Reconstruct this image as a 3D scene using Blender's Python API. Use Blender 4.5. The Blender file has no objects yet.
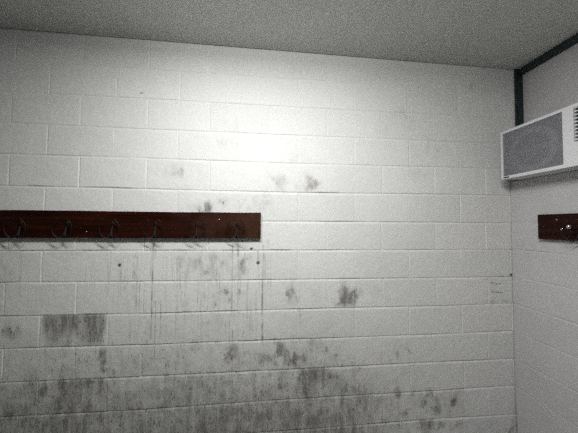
# A white painted concrete-block room corner: coat rails, a window air conditioner, a ceiling light.
# World: x along the long block wall, y into it (its face is y = 0), z up, floor z = 0, metres.
import bpy, bmesh, math, random
import numpy as np
from mathutils import Vector, Matrix
random.seed(4)
rng = np.random.default_rng(7)
S = bpy.context.scene
COL = S.collection
Z0 = 1.4            # height of the bed joint that runs just under the coat rail

# bed joints and perpends of the block wall: (course, block number) -> x ; course -> (x, z) samples; z from Z0
VJ={(3,0.5):0.203,(3,1.5):0.597,(3,3.5):1.393,(3,4.5):1.801,(3,5.5):2.202,(3,6.5):2.608,(2,0):-0.009,(2,1):0.394,(2,3):1.203,(2,4):1.596,(2,5):2.006,(2,6):2.405,(2,7):2.803,(2,8):3.210,(-1,0.5):0.198,(-1,1.5):0.597,(-1,2.5):1.000,(-1,3.5):1.396,(-1,4.5):1.801,(-1,5.5):2.202,(-1,6.5):2.600,(-1,7.5):3.000,(0,1):0.386,(0,6):2.397,(0,7):2.801,(-2,0):-0.002,(-2,1):0.403,(-2,5):2.000,(-2,6):2.404,(-2,7):2.807,(-2,8):3.213,(-3,0.5):0.200,(-3,1.5):0.597,(-3,5.5):2.201,(-3,6.5):2.599,(-3,7.5):3.001,(-4,0):0.004,(-4,1):0.408,(-4,7):2.805,(-4,8):3.202,(-5,0.5):0.205,(-5,1.5):0.599,(-5,5.5):2.206,(-5,6.5):2.603,(-5,7.5):3.009,(-6,1):0.395,(-6,7):2.804,(4,0):-0.009,(4,1):0.391,(4,3):1.198,(4,4):1.593,(4,5):1.998,(4,6):2.397,(5,0.5):0.203,(5,1.5):0.605,(5,5.5):2.197,(5,6.5):2.596,}
HJ={0:[(-0.01, 0.0017), (0.81, -0.0011), (1.75, -0.0023), (2.8, -0.0015), (3.36, -0.0017)],1:[(1.74, 0.1941), (2.8, 0.1967), (3.32, 0.1954)],2:[(-0.04, 0.4034), (0.8, 0.3991), (1.74, 0.3934), (2.8, 0.4016), (3.16, 0.4023)],3:[(-0.05, 0.602), (0.79, 0.601), (1.74, 0.5956), (2.81, 0.6029)],4:[(0.1, 0.7967), (0.79, 0.7938), (1.74, 0.7932), (2.39, 0.7945)],5:[(-0.02, 0.9941), (0.78, 0.9961), (1.74, 0.9922)],6:[(0.81, 1.1927), (1.74, 1.1814)],-1:[(0.25, -0.1933), (0.81, -0.1976), (1.15, -0.2003), (1.75, -0.1999), (2.8, -0.2031)],-2:[(0.09, -0.3958), (0.85, -0.4029), (1.75, -0.3999), (2.79, -0.4039), (3.35, -0.3993)],-3:[(0.0, -0.5906), (0.82, -0.598), (1.75, -0.5997), (2.79, -0.6037), (3.34, -0.6016)],-4:[(0.01, -0.7919), (0.83, -0.798), (1.75, -0.7986), (2.79, -0.7985), (3.3, -0.8019)],-5:[(0.06, -0.9942), (0.83, -1.002), (1.75, -0.9939), (2.79, -0.9974), (3.13, -0.9959)],-6:[(1.62, -1.195), (1.82, -1.1978), (2.78, -1.1925), (3.29, -1.2004)],'c':[(-0.08, 1.388), (0.77, 1.3919), (1.74, 1.3893), (2.82, 1.3756), (3.46, 1.371)],}
BL=[(1.31,0.84,0.080,0.041,0.35),(1.28,0.70,0.092,0.048,0.25),(1.01,0.52,0.102,0.053,0.45),(1.20,0.30,0.091,0.033,0.8),(1.08,0.42,0.077,0.033,0.25),(1.53,0.30,0.121,0.081,0.4),(1.71,0.47,0.096,0.069,0.35),(1.93,0.44,0.064,0.049,0.85),(1.81,0.47,0.098,0.069,0.35),(1.81,0.63,0.084,0.056,0.2),(2.10,0.31,0.129,0.056,0.15),(3.15,1.23,0.041,0.031,0.6),(2.54,0.94,0.107,0.074,0.25),(2.77,0.73,0.140,0.089,0.3),(2.70,0.58,0.077,0.051,0.3),(2.44,0.86,0.105,0.058,0.15),(3.06,1.25,0.097,0.061,0.2),(1.81,1.26,0.099,0.050,0.2),(2.36,1.26,0.150,0.052,0.2),(1.22,-0.10,0.154,0.085,0.5),(1.06,-0.08,0.063,0.059,0.35),(1.43,-0.10,0.066,0.080,0.45),(0.01,-0.10,0.078,0.097,0.45),(0.31,0.00,0.058,0.025,0.4),(0.08,-0.06,0.045,0.086,0.3),(0.63,-0.12,0.060,0.089,0.2),(1.19,-0.34,0.128,0.039,0.45),(1.38,-0.28,0.046,0.079,0.65),(1.30,-0.31,0.194,0.059,0.4),(1.63,-0.32,0.067,0.060,0.6),(1.73,-0.31,0.041,0.060,0.6),(1.80,-0.30,0.069,0.081,0.75),(1.94,-0.29,0.056,0.068,0.3),(2.15,-0.32,0.121,0.069,0.8),(2.34,-0.29,0.058,0.063,0.35),(0.03,-0.48,0.088,0.084,0.5),(0.26,-0.46,0.170,0.061,0.2),(1.19,-0.45,0.089,0.039,0.6),(1.29,-0.47,0.116,0.065,0.35),(1.58,-0.50,0.080,0.079,0.2),(0.58,-0.68,0.053,0.099,0.75),(0.50,-0.62,0.070,0.074,0.4),(0.73,-0.63,0.120,0.062,0.35),(1.34,-0.68,0.090,0.090,0.7),(1.19,-0.65,0.127,0.077,0.35),(1.45,-0.71,0.078,0.078,0.5),(1.67,-0.70,0.107,0.092,0.8),(1.77,-0.72,0.081,0.093,0.8),(2.03,-0.70,0.112,0.067,0.45),(2.13,-0.65,0.057,0.054,0.35),(2.56,-0.74,0.067,0.055,0.6),(0.07,-0.63,0.099,0.072,0.3),(2.17,-0.80,0.099,0.034,0.4),(0.22,-0.88,0.028,0.090,0.8),(0.33,-0.86,0.102,0.072,0.6),(0.43,-0.85,0.069,0.061,0.7),(0.49,-0.94,0.046,0.030,0.8),(0.56,-0.90,0.058,0.073,0.35),(0.04,-0.85,0.066,0.083,0.5),(1.69,-0.92,0.094,0.085,0.6),(1.90,-0.89,0.110,0.093,1),(1.96,-0.85,0.083,0.060,0.8),(2.10,-0.97,0.056,0.027,1),(1.79,-0.95,0.041,0.079,0.5),(2.27,-0.90,0.129,0.081,0.25),(2.45,-0.85,0.102,0.068,0.2),(0.86,-0.90,0.121,0.062,0.2),(1.14,-0.90,0.188,0.063,0.2),(1.42,-0.88,0.104,0.064,0.25),(0.08,-1.02,0.121,0.053,0.8),(0.35,-1.03,0.091,0.072,0.7),(0.17,-1.08,0.111,0.047,0.6),(0.69,-1.09,0.177,0.073,0.3),(1.65,-1.11,0.106,0.090,0.8),(1.77,-1.08,0.081,0.065,0.6),(1.90,-1.10,0.109,0.079,0.6),(2.10,-1.10,0.153,0.053,0.45),(2.49,-1.04,0.131,0.095,0.65),(2.64,-1.02,0.104,0.096,0.6),(2.52,-1.13,0.132,0.054,0.6),(2.88,-1.10,0.107,0.076,0.65),(2.76,-1.07,0.060,0.083,0.5),(3.05,-1.11,0.093,0.070,0.2),(1.17,-1.12,0.250,0.063,0.3),(2.72,-1.24,0.067,0.034,1),(2.86,-1.26,0.106,0.034,0.6),(2.38,-1.21,0.158,0.040,0.5),(2.17,-1.21,0.140,0.033,0.5),(3.39,-1.28,0.032,0.099,0.8),(3.29,-0.22,0.097,0.015,0.5),(3.31,-0.39,0.097,0.015,0.6),]
DR=[(1.562,0.03,-0.63,1),(0.758,-0.03,-0.50,0.6),(0.665,-0.07,-0.31,0.35),(0.855,0.05,-0.60,0.75),(0.909,-0.32,-0.60,0.6),(0.941,-0.03,-0.51,0.3),(1.011,-0.03,-0.58,0.3),(0.879,-0.32,-1.15,0.5),(0.915,-0.60,-0.81,0.7),(1.025,-0.61,-0.77,0.45),(1.360,0.03,-0.46,0.6),(1.399,0.03,-0.40,0.55),(1.461,-0.20,-0.63,0.5),(1.368,-0.52,-0.94,0.6),(1.421,-0.66,-1.04,0.45),(1.484,-0.33,-0.98,0.5),(1.564,-0.53,-0.99,0.8),(0.080,-0.03,-0.30,0.35),(0.086,-0.48,-0.72,0.3),(0.729,-0.44,-0.69,0.4),(0.716,-0.63,-0.81,0.3),(0.587,-0.05,-0.31,0.25),(0.818,-0.32,-0.69,0.35),(1.159,-0.32,-0.61,0.4),(1.236,-0.39,-0.65,0.4),(1.101,-0.64,-0.83,0.3),(1.617,-0.63,-0.99,0.35),(1.817,-0.39,-0.54,0.6),(1.530,0.00,-0.13,0.5),(1.318,-0.33,-0.62,0.3),(1.065,-0.06,-0.32,0.25),(1.520,-0.27,-0.53,0.4),(0.995,-0.83,-1.16,0.25),(1.269,-0.84,-1.18,0.25),(1.597,0.07,-0.27,0.25),(0.867,0.07,-0.07,0.6),(1.396,0.07,-0.08,0.5),(1.438,-0.53,-0.85,0.5),]

# ---------------------------------------------------------------- helpers
def mat(name, col=(.8, .8, .8), rough=.6, metal=0., spec=.5):
    m = bpy.data.materials.new(name); m.use_nodes = True
    b = m.node_tree.nodes['Principled BSDF']
    b.inputs['Base Color'].default_value = (*col, 1)
    b.inputs['Roughness'].default_value = rough
    b.inputs['Metallic'].default_value = metal
    b.inputs['Specular IOR Level'].default_value = spec
    return m
class NT:
    def __init__(s, m): s.t = m.node_tree; s.b = s.t.nodes['Principled BSDF']
    def n(s, kind, **kw):
        nd = s.t.nodes.new(kind)
        for k, v in kw.items(): setattr(nd, k, v)
        return nd
    def l(s, a, b): s.t.links.new(a, b)
    def val(s, sock, v):
        if hasattr(v, 'is_linked'): s.l(v, sock)
        else: sock.default_value = v
    def math(s, op, a, b=0., c=0., clamp=False):
        nd = s.n('ShaderNodeMath', operation=op, use_clamp=clamp)
        for i, v in enumerate((a, b, c)): s.val(nd.inputs[i], v)
        return nd.outputs[0]
    def pos(s, scale=(1, 1, 1)):
        tc = s.n('ShaderNodeTexCoord'); mp = s.n('ShaderNodeMapping')
        mp.inputs['Scale'].default_value = scale; s.l(tc.outputs['Object'], mp.inputs['Vector'])
        return mp.outputs[0]
    def noise(s, scale, detail=4, rough=.6, vec=None):
        nd = s.n('ShaderNodeTexNoise'); nd.inputs['Scale'].default_value = scale
        nd.inputs['Detail'].default_value = detail; nd.inputs['Roughness'].default_value = rough
        s.l(vec if vec is not None else s.pos(), nd.inputs['Vector'])
        return nd.outputs['Fac']
    def ramp(s, f, a, b, c0=0., c1=1.):
        nd = s.n('ShaderNodeMapRange'); nd.clamp = True
        s.val(nd.inputs[0], f)
        for i, v in enumerate((a, b, c0, c1)): nd.inputs[i + 1].default_value = v
        return nd.outputs[0]
    def mix(s, f, a, b):
        nd = s.n('ShaderNodeMix', data_type='RGBA')
        s.val(nd.inputs[0], f)
        for i, v in ((6, a), (7, b)):
            if hasattr(v, 'is_linked'): s.l(v, nd.inputs[i])
            else: nd.inputs[i].default_value = (*v, 1)
        return nd.outputs[2]
    def bump(s, h, strength, dist):
        nd = s.n('ShaderNodeBump'); nd.inputs['Strength'].default_value = strength
        nd.inputs['Distance'].default_value = dist
        s.l(h, nd.inputs['Height']); s.l(nd.outputs[0], s.b.inputs['Normal'])
def link(name, me, m=None, parent=None):
    o = bpy.data.objects.new(name, me); COL.objects.link(o)
    if m is not None: me.materials.append(m)
    if parent is not None: o.parent = parent
    return o
def obj(name, bm, m, parent=None, smooth=False, bevel=0., seg=2):
    if bevel:
        es = [e for e in bm.edges if len(e.link_faces) == 2 and e.calc_face_angle(0) > .7]
        bmesh.ops.bevel(bm, geom=es, offset=bevel, segments=seg, profile=.7, affect='EDGES', clamp_overlap=True)
    bmesh.ops.recalc_face_normals(bm, faces=bm.faces)
    me = bpy.data.meshes.new(name); bm.to_mesh(me); bm.free()
    if smooth:
        for p in me.polygons: p.use_smooth = True
    return link(name, me, m, parent)
def box(bm, x0, x1, y0, y1, z0, z1):
    v = [bm.verts.new((x, y, z)) for x in (x0, x1) for y in (y0, y1) for z in (z0, z1)]
    for f in ((0, 1, 3, 2), (4, 6, 7, 5), (0, 4, 5, 1), (2, 3, 7, 6), (0, 2, 6, 4), (1, 5, 7, 3)):
        bm.faces.new([v[i] for i in f])
def tube(bm, pts, rad, seg=10):
    pts = [Vector(p) for p in pts]; n = len(pts)
    rad = rad if hasattr(rad, '__len__') else [rad] * n
    t0 = (pts[1] - pts[0]).normalized()
    u = t0.orthogonal().normalized(); rings = []
    for i, p in enumerate(pts):
        t = (pts[min(i + 1, n - 1)] - pts[max(i - 1, 0)]).normalized()
        u = (u - t * u.dot(t)).normalized(); w = t.cross(u)
        rings.append([bm.verts.new(p + (u * math.cos(a) + w * math.sin(a)) * rad[i])
                      for a in (2 * math.pi * k / seg for k in range(seg))])
    for a, b in zip(rings, rings[1:]):
        for k in range(seg): bm.faces.new((a[k], a[(k + 1) % seg], b[(k + 1) % seg], b[k]))
    bm.faces.new(rings[0][::-1]); bm.faces.new(rings[-1])
def spline(P, m=8):
    P = [Vector(p) for p in P]; out = []
    Q = [2 * P[0] - P[1]] + P + [2 * P[-1] - P[-2]]
    for i in range(1, len(Q) - 2):
        a, b, c, d = Q[i - 1:i + 3]
        for k in range(m):
            t = k / m
            out.append(.5 * (2 * b + (c - a) * t + (2 * a - 5 * b + 4 * c - d) * t * t + (3 * b - a - 3 * c + d) * t ** 3))
    out.append(P[-1]); return out
def ball(bm, c, r, sc=(1, 1, 1), seg=14):
    bmesh.ops.create_uvsphere(bm, u_segments=seg, v_segments=seg // 2 + 2, radius=r,
                              matrix=Matrix.Translation(c) @ Matrix.Diagonal((*sc, 1)))
def disc(bm, c, r, depth, axis='Y', seg=32, r2=None):
    R = {'Y': Matrix.Rotation(math.pi / 2, 4, 'X'), 'X': Matrix.Rotation(math.pi / 2, 4, 'Y'), 'Z': Matrix.Identity(4)}[axis]
    bmesh.ops.create_cone(bm, cap_ends=True, segments=seg, radius1=r, radius2=r if r2 is None else r2, depth=depth,
                          matrix=Matrix.Translation(c) @ R)
def empty(name, loc, label, cat, group=None):
    o = bpy.data.objects.new(name, None); COL.objects.link(o); o.location = loc; o.empty_display_size = .05
    o['label'] = label; o['category'] = cat
    if group: o['group'] = group
    return o
def structure(o): o['kind'] = 'structure'; return o

# ---------------------------------------------------------------- materials
def paint_wall():
    m = mat('painted_block', rough=.55, spec=.35); t = NT(m)
    at = t.n('ShaderNodeAttribute', attribute_name='wear_shade')
    sep = t.n('ShaderNodeSeparateColor'); t.l(at.outputs['Color'], sep.inputs[0])
    blot_shade, strk, var, line = sep.outputs[0], sep.outputs[1], sep.outputs[2], at.outputs['Alpha']
    base = t.mix(var, (.745, .75, .74), (.80, .80, .79))
    patch = t.noise(1.7, 3)
    base = t.mix(t.ramp(patch, .45, .75, 0, .12), base, (.56, .57, .54))
    # speckled dirt plus painted light falloff: grains clipped out of the blotch mask, brushed downwards
    sp = t.noise(1, 3, .6, t.pos((130, 130, 40)))
    lf = t.noise(1, 3, .6, t.pos((34, 34, 6)))
    k = t.math('ADD', t.math('MULTIPLY', sp, .84), t.math('MULTIPLY', lf, .16))
    lim = t.math('SUBTRACT', .65, t.math('MULTIPLY', blot_shade, .19))
    grain = t.math('MULTIPLY', t.math('SUBTRACT', k, lim), 16, clamp=True)
    haze = t.math('MULTIPLY', t.math('MULTIPLY', t.math('MULTIPLY', blot_shade, t.ramp(blot_shade, .1, .6, .3, 1)), t.ramp(lf, .3, .7, .5, 1)), 1.0)
    f1 = t.math('MAXIMUM', t.math('MULTIPLY', grain, t.ramp(blot_shade, .03, .4, 0, .85)), haze)
    # drip streaks
    st = t.noise(1, 3, .6, t.pos((110, 110, 2.0)))
    br = t.noise(1, 3, .6, t.pos((60, 60, 14)))
    f2 = t.math('MULTIPLY', t.math('MULTIPLY', t.ramp(st, .52, .66, 0, .85), t.ramp(br, .38, .6)), strk)
    f3 = t.math('MULTIPLY', line, t.ramp(br, .32, .55, .35, 1))
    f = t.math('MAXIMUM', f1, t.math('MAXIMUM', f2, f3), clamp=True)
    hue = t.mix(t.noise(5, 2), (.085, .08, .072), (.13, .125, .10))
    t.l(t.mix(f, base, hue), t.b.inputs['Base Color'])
    fine = t.noise(210, 4, .7); mid = t.noise(38, 4, .6)
    h = t.math('ADD', fine, t.math('MULTIPLY', mid, .45))
    t.bump(h, .8, .0022)
    return m
def paint_plain(name, c0, c1, rough=.6, scale=3, bs=.3):
    m = mat(name, c0, rough, spec=.3); t = NT(m)
    t.l(t.mix(t.ramp(t.noise(scale, 4), .35, .7), c0, c1), t.b.inputs['Base Color'])
    t.bump(t.noise(160, 4, .7), bs, .0015)
    return m
M_WALL = paint_wall()
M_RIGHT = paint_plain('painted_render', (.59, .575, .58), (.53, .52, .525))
M_PANEL = paint_plain('painted_sheet', (.70, .70, .69), (.66, .66, .65), bs=.12)
M_CEIL = paint_plain('ceiling_board', (.66, .665, .645), (.61, .615, .595), .7, 2, .25)
M_FLOOR = paint_plain('concrete_floor', (.14, .14, .137), (.11, .11, .107), .7, 4)
M_STEEL = paint_plain('dark_green_steel', (.016, .032, .033), (.03, .042, .04), .5, 30, .2)
M_FAR = paint_plain('grey_painted_wall', (.20, .20, .20), (.17, .17, .17))
M_VOID = mat('gap_shade', (.01, .01, .01), .9)
def wood():
    m = mat('varnished_dark_wood', rough=.45, spec=.12); t = NT(m)
    v = t.pos((3, 9, 60)); g = t.noise(1, 6, .65, v); w = t.noise(1, 3, .6, t.pos((7, 7, 9)))
    c = t.mix(t.ramp(g, .35, .68), (.010, .0022, .0012), (.032, .0075, .0035))
    ob = t.n('ShaderNodeTexCoord'); sx = t.n('ShaderNodeSeparateXYZ'); t.l(ob.outputs['Object'], sx.inputs[0])
    # the wood turns a lighter brown towards the free end, unevenly
    paler = t.math('MULTIPLY', t.ramp(sx.outputs[0], .95, 1.52), t.ramp(w, .36, .62, .25, .75))
    c = t.mix(paler, c, (.060, .029, .018))
    t.l(c, t.b.inputs['Base Color']); t.l(t.ramp(w, .3, .7, .3, .5), t.b.inputs['Roughness'])
    t.bump(g, .25, .001)
    return m
M_WOOD = wood()
M_HOOK = mat('oxidised_bronze', (.007, .0045, .0035), .45, .0, .25)
M_BRIGHT = mat('worn_steel', (.62, .60, .58), .22, 1)
M_AC = paint_plain('ivory_plastic', (.74, .75, .76), (.70, .71, .72), .4, 5, .04)
M_GRILLE = mat('grey_grille_plastic', (.36, .36, .39), .45)
M_FILTER = paint_plain('filter_foam', (.12, .12, .14), (.16, .16, .185), .9, 9, .5)
M_SWIRL = mat('swirl_ring_plastic', (.62, .63, .67), .6)
M_SLOT = mat('vent_dark', (.015, .015, .017), .7)
M_INK = mat('pencil_ink', (.03, .03, .032), .8)

# ---------------------------------------------------------------- the block wall
def lines(lo, hi, joints, step, fine=.0025, half=.0150):
    a = set()
    pts = sorted(j for j in joints if lo + half < j < hi - half)
    cur = lo
    for j in pts + [None]:
        end = hi if j is None else j - half
        n = max(1, int(round((end - cur) / step)))
        for i in range(n + 1): a.add(round(cur + (end - cur) * i / n, 5))
        if j is not None:
            for i in range(int(2 * half / fine) + 1): a.add(round(j - half + i * fine, 5))
            cur = j + half
    return np.array(sorted(a))
def vnoise(x, y, seed):            # smooth value noise
    r = np.random.default_rng(seed).random((64, 64))
    xi, yi = np.floor(x).astype(int), np.floor(y).astype(int)
    fx, fy = x - xi, y - yi; fx = fx * fx * (3 - 2 * fx); fy = fy * fy * (3 - 2 * fy)
    g = lambda a, b: r[a % 64, b % 64]
    return (g(xi, yi) * (1 - fx) + g(xi + 1, yi) * fx) * (1 - fy) + (g(xi, yi + 1) * (1 - fx) + g(xi + 1, yi + 1) * fx) * fy
def grid_mesh(name, P, m, attr=None):
    h, w = P.shape[:2]
    me = bpy.data.meshes.new(name)
    idx = np.arange(h * w).reshape(h, w)
    q = np.stack([idx[:-1, :-1], idx[:-1, 1:], idx[1:, 1:], idx[1:, :-1]], -1).reshape(-1, 4)
    me.vertices.add(h * w); me.vertices.foreach_set('co', P.reshape(-1).astype(np.float32))
    me.loops.add(q.size); me.loops.foreach_set('vertex_index', q.reshape(-1).astype(np.int32))
    me.polygons.add(len(q)); me.polygons.foreach_set('loop_start', np.arange(0, q.size, 4, dtype=np.int32))
    me.polygons.foreach_set('loop_total', np.full(len(q), 4, np.int32))
    me.update(calc_edges=True)
    if attr is not None:
        a = me.color_attributes.new('wear_shade', 'FLOAT_COLOR', 'POINT')
        a.data.foreach_set('color', attr.reshape(-1).astype(np.float32))
    return link(name, me, m)

X_L, X_R = -1.3, 3.475
xs = np.concatenate([np.arange(X_L, -.3, .03), lines(-.3, X_R, [i * .2 for i in range(-1, 18)], .008)])
zs = lines(-1.4, 1.42, [i * .2 for i in range(-6, 7)], .0075)
XX, ZZ = np.meshgrid(xs, zs)
def bed(k):                          # height of bed joint k along x
    if k in HJ: s = HJ[k]; z = np.interp(xs, [a for a, b in s], [b for a, b in s])
    else: z = np.full_like(xs, .2 * k)
    return np.clip(z, .2 * k - .0085, .2 * k + .0085) + .0012 * (vnoise(xs * 9, np.full_like(xs, k * 3.3), 5) - .5)
KS = list(range(-7, 8)); BED = {k: bed(k) for k in KS}
gro = np.zeros_like(XX); off = np.zeros_like(XX); var = np.zeros_like(XX)
for k in KS:                         # bed joint grooves, uneven along their length
    d = ZZ - BED[k][None, :]      # the lower lip is weathered wide, the upper arris is sharp
    d = np.where(d < 0, -d / 2.0, d / .75)
    q = vnoise(XX * 4.3, XX * 0 + k * 5.7, 11) * .7 + vnoise(XX * 17, XX * 0 + k * 2.7, 12) * .5
    dep = (.0012 + .0034 * q) * (1.0 if k < 3 else .7)
    gro = np.maximum(gro, dep * np.clip(1 - d / (.0044 + .002 * q), 0, 1) ** .8)
masks = {}
for c in range(-7, 7):               # blocks: each sits a touch proud or shy and has its own paint tone
    lo = BED[c][None, :]; hi = BED[c + 1][None, :] if c + 1 in BED else lo + .2
    inr = (ZZ >= lo) & (ZZ < hi)
    ph = 0 if c % 2 == 0 else .5
    ns = [n + ph for n in range(-4, 10)]
    jx = [VJ.get((c, n), n * .4 + random.uniform(-.003, .003)) for n in ns]
    jx = [min(max(x, n * .4 - .009), n * .4 + .009) for x, n in zip(jx, ns)]
    for i, (n, x) in enumerate(zip(ns, jx)):
        d = np.abs(XX - x - .0015 * (vnoise(ZZ * 14, ZZ * 0 + n * 3, 3) - .5))
        q = vnoise(ZZ * 11, ZZ * 0 + n * 7 + c * 1.3, 21); s = random.uniform(.25, 1)
        dep = (.0016 + .0034 * q) * s * (1.2 if c < 3 else .8)
        gro = np.where(inr, np.maximum(gro, dep * np.clip(1 - d / .0052, 0, 1) ** .8), gro)
        x1 = jx[i + 1] if i + 1 < len(jx) else x + .4
        msk = inr & (XX >= x) & (XX < x1)
        masks[(c, n)] = msk
        off[msk] += random.uniform(-.0007, .0007) + random.uniform(-.0022, .0022) * (XX[msk] - (x + .2)) \
            + random.uniform(-.001, .0045) * (ZZ[msk] - (.2 * c + .1))
        var[msk] = random.uniform(.25, 1)
blot_shade = np.zeros_like(XX)
WX = XX + .09 * (vnoise(XX * 9, ZZ * 9, 91) - .5) + .035 * (vnoise(XX * 27, ZZ * 22, 92) - .5)
WZ = ZZ + .07 * (vnoise(XX * 10, ZZ * 9, 93) - .5) + .035 * (vnoise(XX * 25, ZZ * 20, 94) - .5)
FB = .45 * vnoise(XX * 16, ZZ * 12, 95) + .33 * vnoise(XX * 37, ZZ * 21, 96) + .22 * vnoise(XX * 80, ZZ * 40, 97)
FB = np.clip((FB - .28) * 3.2, 0, 1.25)
for (x, z, rx, rz, s) in BL:         # soot and mould blotches, and one painted smear of hook shadow
    r2 = ((WX - x) / (rx * 1.3)) ** 2 + ((WZ - z) / (rz * 1.25)) ** 2
    blot_shade = np.maximum(blot_shade, s * np.exp(-r2 * 1.1) * (r2 < 6) * FB)
def blockstain(c, n, s, top=1., bot=.3, x0=0., x1=1.):
    m = masks[(c, n)]; u = (ZZ[m] - .2 * c) / .2; v = (XX[m] - n * .4) / .4
    w = s * (bot + (top - bot) * np.clip(u, 0, 1) ** 1.5) * np.clip((v - x0) * 12, 0, 1) * np.clip((x1 - v) * 12, 0, 1)
    w = w * (.55 + .7 * vnoise(XX[m] * 30, ZZ[m] * 9, 31))
    blot_shade[m] = np.maximum(blot_shade[m], w)
blockstain(-3, .5, 1.15, 1, .5)                 # the stained block under the rail, dark along its top
blockstain(-5, .5, .95, .9, .8); blockstain(-5, 4.5, 1.0, 1, .7, .0, .55)
blockstain(-4, 4, .45, .9, .6, .2, 1); blockstain(-5, 3.5, .3, .8, .6, .6, 1)
blockstain(-6, 4, .45, .8, .8); blockstain(-6, 0, .45, .9, .7); blockstain(-6, 6, .4, .8, .8)
blockstain(-6, 5, .3, .8, .8); blockstain(-4, 1, .3, .8, .8); blockstain(-7, 6.5, .6, 1, .8, .1, .5)
blockstain(-4, 2, .2, .8, .6); blockstain(-4, 3, .35, .8, .8); blockstain(-6, 7, .4, .8, .8, 0, .6)
low_grime_shade = np.clip((-.15 - ZZ) / 1.0, 0, 1) * np.clip((3.2 - XX) / 1.2, .25, 1)  # grime thickens towards the floor; light falloff and vignetting are painted in with it
blot_shade = np.maximum(blot_shade, .74 * low_grime_shade ** 1.15 * (.85 + .3 * vnoise(XX * 5, ZZ * 7, 41)))
blot_shade *= .78 + .42 * vnoise(XX * 26, ZZ * 22, 43)
blot_shade = np.clip(blot_shade * 1.1, 0, .95)
strk = np.clip((.05 - ZZ) / .1, 0, 1) * np.clip((ZZ + 1.05) / .5, 0, 1) * \
    np.clip((XX - .45) / .3, 0, 1) * np.clip((1.72 - XX) / .15, 0, 1) * .6
strk = np.maximum(strk, .25 * np.clip((.0 - ZZ) / .2, 0, 1) * np.clip((2.2 - XX) / .5, 0, 1))
line = np.zeros_like(XX)
for i, (x, z1, z0, s) in enumerate(DR):
    cx = x + .006 * (vnoise(ZZ * 12, ZZ * 0 + i * 1.7, 51) - .5) + .002 * (vnoise(ZZ * 60, ZZ * 0 + i, 52) - .5)
    g = np.clip(1 - np.abs(XX - cx) / .0065, 0, 1) * ((ZZ < z1) & (ZZ > z0))
    g = g * np.clip((ZZ - z0) / .05, 0, 1) * (.45 + .75 * vnoise(ZZ * 22, ZZ * 0 + i * 3.1, 53))
    line = np.maximum(line, np.clip(s * g * 1.3, 0, 1))
for (x, z, r, s) in ((.65, -.095, .0085, 1), (1.53, -.087, .0085, 1), (1.485, .007, .007, .9), (3.403, -.191, .009, .8),
                     (.757, 1.03, .006, .5)):     # old screw holes
    d = np.hypot(XX - x, ZZ - z); h = np.clip(1.4 - d / r * 1.0, 0, 1) * s
    line = np.maximum(line, h * 3); gro = np.maximum(gro, h * .006)
# dirt caught in the joints of the right-hand corner block and under some joints
for k in (-5, -4, -3, -2, -1, 0, 1, 2):
    d = (BED[k][None, :] + .0035) - ZZ
    q = vnoise(XX * 6, XX * 0 + k * 9.1, 61)
    line = np.maximum(line, np.where((np.abs(d) < .004), .6 * np.clip((q - .45) * 3, 0, 1) * np.clip((2.9 - XX), 0, 1), 0))
rough = .0009 * (vnoise(XX * 60, ZZ * 60, 71) - .5) + .0012 * (vnoise(XX * 14, ZZ * 14, 72) - .5)
YY = gro + off + rough
P = np.stack([XX, YY, ZZ + Z0], -1)
wb = structure(grid_mesh('wall_back', P, M_WALL, np.stack([blot_shade, strk, var, line], -1)))
bm = bmesh.new(); bm.from_mesh(wb.data); box(bm, X_L, X_R + .12, .02, .15, 0, Z0 + 1.42); bm.to_mesh(wb.data); bm.free()

# ---------------------------------------------------------------- right-hand wall: rendered blocks below, sheet above
XW, LEDGE = 3.41, .505
ys = np.arange(-3.3, -.0019, .0275); ys = np.append(ys, -.003)
zr = lines(-1.4, LEDGE, [i * .2 for i in range(-6, 3)], .02, half=.0125)
YR, ZR = np.meshgrid(ys, zr)
g = np.zeros_like(YR)
for k in range(-6, 3):
    zc = .2 * k + .003 * (vnoise(YR * 6, YR * 0 + k, 81) - .5)
    q = np.clip(vnoise(YR * 5, YR * 0 + k * 4.1, 82) * 1.6 - .35, 0, 1)
    g = np.maximum(g, (.0008 + .0042 * q) * np.clip(1 - np.abs(ZR - zc) / .0045, 0, 1))
tip = np.clip((-.95 - ZR) / .35, 0, 1) * .010        # the corner joint has opened towards the floor
Xr = XW + g + .001 * (vnoise(YR * 12, ZR * 12, 83) - .5)
Pr = np.stack([Xr, YR - tip * (YR > -.02), ZR + Z0], -1)[:, ::-1]
wr = structure(grid_mesh('wall_right', Pr, M_RIGHT))
bm = bmesh.new(); bm.from_mesh(wr.data)
box(bm, XW + .006, XW + .2, -3.3, -.014, 0, Z0 + LEDGE)              # body of the thicker lower wall, with its ledge
box(bm, XW + .004, XW + .12, -.015, -.0005, Z0 + .2, Z0 + LEDGE)
box(bm, 3.524, 3.62, -3.3, .02, Z0 + LEDGE - .02, Z0 + 1.42)
bm.to_mesh(wr.data); bm.free()

def zc(x): return 1.3945 - .0063 * x                    # the ceiling falls slightly to the right
bm = bmesh.new(); v = []
for y in (-3.3, -.006):
    for x in (X_L, 3.52):
        for dz in (0, .012): v.append(bm.verts.new((x, y, Z0 + zc(x) + dz)))
for f in ((0, 2, 6, 4), (1, 5, 7, 3), (0, 1, 3, 2), (4, 6, 7, 5), (0, 4, 5, 1), (2, 3, 7, 6)): bm.faces.new([v[i] for i in f])
box(bm, X_L, 3.62, -3.3, .15, Z0 + 1.42, Z0 + 1.5)
structure(obj('ceiling', bm, M_CEIL))
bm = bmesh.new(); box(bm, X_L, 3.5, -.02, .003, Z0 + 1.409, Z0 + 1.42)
structure(obj('gap_shade_strip', bm, M_VOID))                     # black strip that paints in the shade of the ceiling-edge gap
bm = bmesh.new(); box(bm, X_L, 3.62, -3.3, .15, -.1, 0); structure(obj('floor', bm, M_FLOOR))
bm = bmesh.new(); box(bm, X_L - .1, X_L, -3.3, .15, 0, Z0 + 1.5); structure(obj('wall_left', bm, M_FAR))
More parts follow.
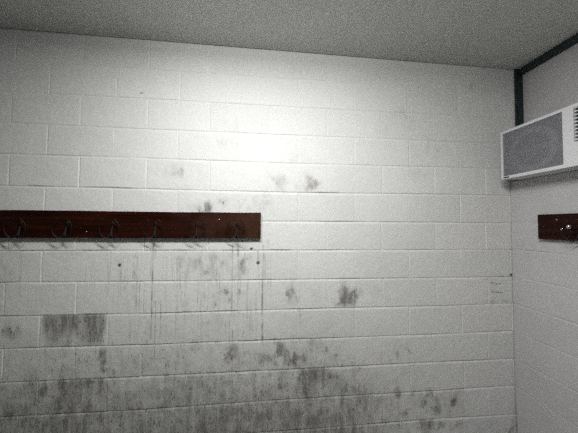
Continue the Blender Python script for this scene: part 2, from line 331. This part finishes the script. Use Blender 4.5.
bm = bmesh.new(); box(bm, X_L, 3.62, -3.4, -3.3, 0, Z0 + 1.5); structure(obj('wall_front', bm, M_FAR))
# dark steel angle in the corner and along the top of the right-hand wall
bm = bmesh.new(); box(bm, 3.463, 3.5235, -.012, -.0005, Z0 + LEDGE, Z0 + zc(3.5) - .002)
box(bm, 3.474, 3.482, -.015, -.012, Z0 + LEDGE, Z0 + zc(3.5) - .004)
structure(obj('trim_2', bm, M_STEEL, bevel=.001))
bm = bmesh.new(); box(bm, 3.490, 3.5235, -3.3, -.013, Z0 + 1.327, Z0 + zc(3.5) - .001)
box(bm, 3.486, 3.490, -3.3, -.013, Z0 + 1.327, Z0 + 1.331)
structure(obj('trim_3', bm, M_STEEL, bevel=.001))

# ---------------------------------------------------------------- coat rails
def hook(parent, x, z, bright=0., turn=0.):
    """a bent double coat hook: oval back plate, two arms that drop, sweep apart and rise to a ball; a short centre peg"""
    bm = bmesh.new()
    ball(bm, (0, -.002, 0), .015, (.62, .2, 1.3), 18)
    h = obj('coat_hook', bm, M_HOOK, parent, smooth=True)
    h.location = (x, 0, z); h.rotation_euler = (0, 0, turn)
    for s in (-1, 1):
        pts = spline([(0, -.003, -.012), (s * .002, -.012, -.045), (s * .008, -.022, -.074), (s * .026, -.030, -.080),
                      (s * .046, -.036, -.058), (s * .054, -.038, -.022), (s * .046, -.040, .010), (s * .030, -.041, .030)], 7)
        n = len(pts); bm = bmesh.new(); tube(bm, pts, [.0038 - .0012 * i / n for i in range(n)], 10)
        obj('hook_arm', bm, M_HOOK, h, smooth=True)
        bm = bmesh.new(); ball(bm, (s * .030, -.041, .030), .0052); obj('ball_tip', bm, M_HOOK, h, smooth=True)
    if bright:
        bm = bmesh.new(); tube(bm, spline([(0, -.003, .006), (0, -.030, -.012), (0, -.060, -.012), (0, -.074, .002)], 6), .0050, 10)
        obj('hook_peg', bm, M_HOOK, h, smooth=True)
        bm = bmesh.new(); ball(bm, (0, -.075, .004), .0115); o = obj('ball_tip', bm, M_BRIGHT, h, smooth=True); o['label'] = 'bright ball end'
    for zz in (.012, -.012):
        bm = bmesh.new(); ball(bm, (0, -.0052, zz), .0038, (1, .45, 1), 12); obj('screw', bm, M_HOOK, h, smooth=True)
    return h
TH = .028
def rail(x0, x1, z0, z1, parent):
    bm = bmesh.new(); n = 40
    xsr = [x0 + (x1 - x0) * i / n for i in range(n + 1)]; rings = []
    for i, x in enumerate(xsr):                      # slight bow and unevenness of an old sawn board
        w = .0009 * math.sin(x * 5.1) + .0005 * math.sin(x * 17)
        rings.append([bm.verts.new(p) for p in ((x, -.001, z0 + w), (x, -TH, z0 + w), (x, -TH, z1 + w), (x, -.001, z1 + w))])
    for a, b in zip(rings, rings[1:]):
        for k in range(4): bm.faces.new((a[k], a[(k + 1) % 4], b[(k + 1) % 4], b[k]))
    bm.faces.new(rings[0]); bm.faces.new(rings[-1][::-1])
    return obj('board', bm, M_WOOD, parent, bevel=.0022)
r1 = empty('coat_rail', (0, 0, Z0), 'long dark brown wooden coat rail with many hooks on the stained block wall', 'coat rail')
rail(-.72, 1.546, .081, .2495, r1)
for i, x in enumerate((-.42, -.16, .098, .356, .622, .879, 1.135, 1.392)):
    h = hook(r1, x, .166, turn=random.uniform(-.12, .12)); h.location.y = -TH
for x, z in ((1.272, .203), (-.035, .215), (.47, .12)):
    bm = bmesh.new(); ball(bm, (x, -TH - .0005, z), .0048, (1, .4, 1), 12); obj('screw', bm, M_BRIGHT, r1, smooth=True)['label'] = 'bright screw head'
r2 = empty('coat_rail', (XW, 0, Z0), 'short end of a dark wooden coat rail under the air conditioner', 'coat rail')
r2.rotation_euler = (0, 0, -math.pi / 2)              # its length runs towards the room, its face looks left
rail(.197, 1.5, .089, .2505, r2)
for i, x in enumerate((.411, .77, 1.13)):
    h = hook(r2, x, .168, bright=1); h.location.y = -TH
for x, z in ((.300, .2165), (.322, .155)):
    bm = bmesh.new(); ball(bm, (x, -TH - .0005, z), .0045, (1, .5, 1), 12); obj('screw', bm, M_BRIGHT, r2, smooth=True)['label'] = 'bright screw head'

# ---------------------------------------------------------------- window air conditioner on the ledge
XF = 3.27
ac = empty('air_conditioner', (3.40, -.36, Z0 + .507), 'white window air conditioner mounted high in the right-hand corner', 'air conditioner')
acI = Matrix.Translation((-3.40, .36, -(Z0 + .507)))
def acp(name, bm, m, parent=ac, **kw):
    if parent is ac: bm.transform(acI)
    return obj(name, bm, m, parent, **kw)
Y1, Y2, ZB, ZT = -.062, -.675, .507, .851               # far end, near end, bottom, top
bm = bmesh.new(); z = Z0
box(bm, XF + .034, 3.521, Y2 + .012, Y1 - .012, z + ZB + .0005, z + ZT - .008)
acp('casing', bm, M_AC, bevel=.004)
bm = bmesh.new()
def fr(y0, y1, z0, z1, x0=XF, x1=XF + .034): box(bm, x0, x1, y0, y1, z + z0, z + z1)
fr(Y2, Y1, .833, ZT); fr(Y2, Y1, ZB, .527); fr(-.077, Y1, .527, .833); fr(-.470, -.421, .527, .833)
fr(Y2, -.645, .527, .833); fr(-.645, -.470, .527, .640)
acp('front_frame', bm, M_AC, bevel=.0015)
bm = bmesh.new()                                        # inlet grille: a fine mesh of bars
y = -.420
while y < -.077: box(bm, XF + .006, XF + .0085, y, y + .0014, z + .5275, z + .8325); y += .0046
q = .5275
while q < .832: box(bm, XF + .0045, XF + .0065, -.420, -.078, z + q, z + q + .0014); q += .0046
acp('inlet_grille', bm, M_GRILLE)
bm = bmesh.new(); box(bm, XF + .020, XF + .030, -.4205, -.0775, z + .5275, z + .8325); flt = acp('filter', bm, M_FILTER)
bm = bmesh.new(); cy, cz = -.255, z + .672              # pale ring added behind the mesh, imitating its moire swirl
for r0, r1_ in ((.104, .140),):
    A = []
    for i in range(64):
        a = 2 * math.pi * i / 64
        A.append([bm.verts.new((xx, cy + r * math.cos(a), cz + r * math.sin(a))) for xx, r in ((XF + .0205, r0), (XF + .012, r0), (XF + .012, r1_), (XF + .0205, r1_))])
    for i in range(64):
        for k in range(3): bm.faces.new((A[i][k], A[(i + 1) % 64][k], A[(i + 1) % 64][k + 1], A[i][k + 1]))
box(bm, XF + .0125, XF + .0175, cy - .12, cy + .12, cz - .014, cz + .014)
acp('swirl_ring', bm, M_SWIRL)
bm = bmesh.new(); box(bm, XF + .026, XF + .032, -.6445, -.4705, z + .6405, z + .8325); acp('vent_recess', bm, M_SLOT)
bm = bmesh.new()
for i in range(10):
    zz = z + .6505 + i * .0196
    a = [(XF + .004, -.001), (XF + .004, .0045), (XF + .020, .0085), (XF + .020, .004)]
    lo = [bm.verts.new((p[0], -.6445, zz + p[1])) for p in a]; hi = [bm.verts.new((p[0], -.4705, zz + p[1])) for p in a]
    for k in range(4): bm.faces.new((lo[k], lo[(k + 1) % 4], hi[(k + 1) % 4], hi[k]))
    bm.faces.new(lo); bm.faces.new(hi[::-1])
acp('outlet_louvre', bm, M_AC)
bm = bmesh.new(); box(bm, XF - .0016, XF + .001, -.118, -.080, z + .5135, z + .5215); acp('name_badge', bm, M_SLOT)
bm = bmesh.new(); disc(bm, (XF - .008, -.58, z + .575), .021, .016, 'X', 28, .018); kn = acp('control_knob', bm, M_AC, bevel=.001)
bm = bmesh.new(); box(bm, XF - .0008, XF + .001, -.512, -.488, z + .587, z + .5895); acp('scale_mark', bm, M_GRILLE)

# ---------------------------------------------------------------- pencilled note on the corner block
def scrawl(bm, x0, x1, zz, slope, amp, seed):
    r = random.Random(seed); pts = []; x = x0
    while x < x1:
        pts.append((x, -.0012, zz + slope * (x - x0) + r.uniform(-amp, amp))); x += r.uniform(.0035, .0075)
        if r.random() < .16 and len(pts) > 3: tube(bm, pts, .0009, 5); pts = []; x += .005
    if len(pts) > 2: tube(bm, pts, .0009, 5)
nt = empty('pencil_note', (3.28, 0, Z0 - .28), 'two lines of faint handwriting on the block beside the corner', 'handwriting')
for a, b in (((3.232, 3.262, -.240, -.15, .010, 1), (3.272, 3.318, -.252, -.12, .008, 2)),
             ((3.235, 3.262, -.303, -.20, .008, 3), (3.268, 3.325, -.314, -.10, .006, 4))):
    bm = bmesh.new()
    for q in (a, b): scrawl(bm, q[0] - 3.28, q[1] - 3.28, q[2] + .28, *q[3:])
    obj('writing_line', bm, M_INK, nt)

# ---------------------------------------------------------------- ceiling light (out of frame, above and before the wall)
LX, LY = 1.55, -1.20
zl = Z0 + zc(LX)
lt = empty('ceiling_light', (LX, LY, zl), 'long white batten light fixed to the ceiling', 'ceiling light')
lt.rotation_euler = (0, math.atan(.0063), math.radians(-18))
bm = bmesh.new(); box(bm, -.62, .62, -.05, .05, -.024, -.001); obj('base', bm, M_AC, lt, bevel=.003)
md = mat('lit_diffuser', (.9, .9, .9), .5); mb = md.node_tree.nodes['Principled BSDF']
mb.inputs['Emission Color'].default_value = (1, .995, .97, 1); mb.inputs['Emission Strength'].default_value = 1
bm = bmesh.new(); box(bm, -.60, .60, -.045, .045, -.058, -.0235); obj('diffuser', bm, md, lt, bevel=.003)
def lamp(e, w, loc, rot):
    la = bpy.data.lights.new('lamp', 'AREA'); la.shape = 'RECTANGLE'; la.size = 1.16; la.size_y = w; la.energy = e; la.color = (1, .997, .975)
    lo = bpy.data.objects.new('lamp', la); COL.objects.link(lo); lo.parent = lt; lo.location = loc; lo.rotation_euler = rot
lamp(45.5, .08, (0, 0, -.060), (0, 0, 0))                       # light leaves the diffuser downwards
lamp(5.5, .03, (0, .049, -.040), (math.pi / 2, 0, 0))    # and, much less, through its two long sides
lamp(3.5, .03, (0, -.049, -.040), (math.pi / 2, 0, math.pi))

w = bpy.data.worlds.new('World'); S.world = w; w.use_nodes = True
w.node_tree.nodes['Background'].inputs[0].default_value = (.05, .05, .05, 1); w.node_tree.nodes['Background'].inputs[1].default_value = .2

# ---------------------------------------------------------------- camera
yaw, pit, rol, F = .0924482, .0322433, .0069806, 235.2735
cyw, syw, cp, sp, cr, sr = math.cos(yaw), math.sin(yaw), math.cos(pit), math.sin(pit), math.cos(rol), math.sin(rol)
fw = Vector((syw * cp, cyw * cp, sp)); r0 = Vector((cyw, -syw, 0)); u0 = r0.cross(fw)
r = cr * r0 + sr * u0; u = -sr * r0 + cr * u0
cam = bpy.data.cameras.new('camera'); co = bpy.data.objects.new('camera', cam); COL.objects.link(co)
Mx = Matrix((r, u, -fw)).transposed().to_4x4(); Mx.translation = Vector((1.588334, -1.603531, Z0 + .176328))
co.matrix_world = Mx
cam.sensor_width = 36; cam.sensor_fit = 'HORIZONTAL'; cam.lens = F / 578 * 36; cam.clip_start = .02
S.camera = co
S.view_settings.view_transform = 'Standard'; S.view_settings.look = 'None'
S.view_settings.gamma = 1; S.view_settings.use_curve_mapping = False
S.view_settings.exposure = 0.0
S.cycles.use_denoising = False
S.cycles.sample_clamp_indirect = 1
S.cycles.max_bounces = 8; S.cycles.diffuse_bounces = 6
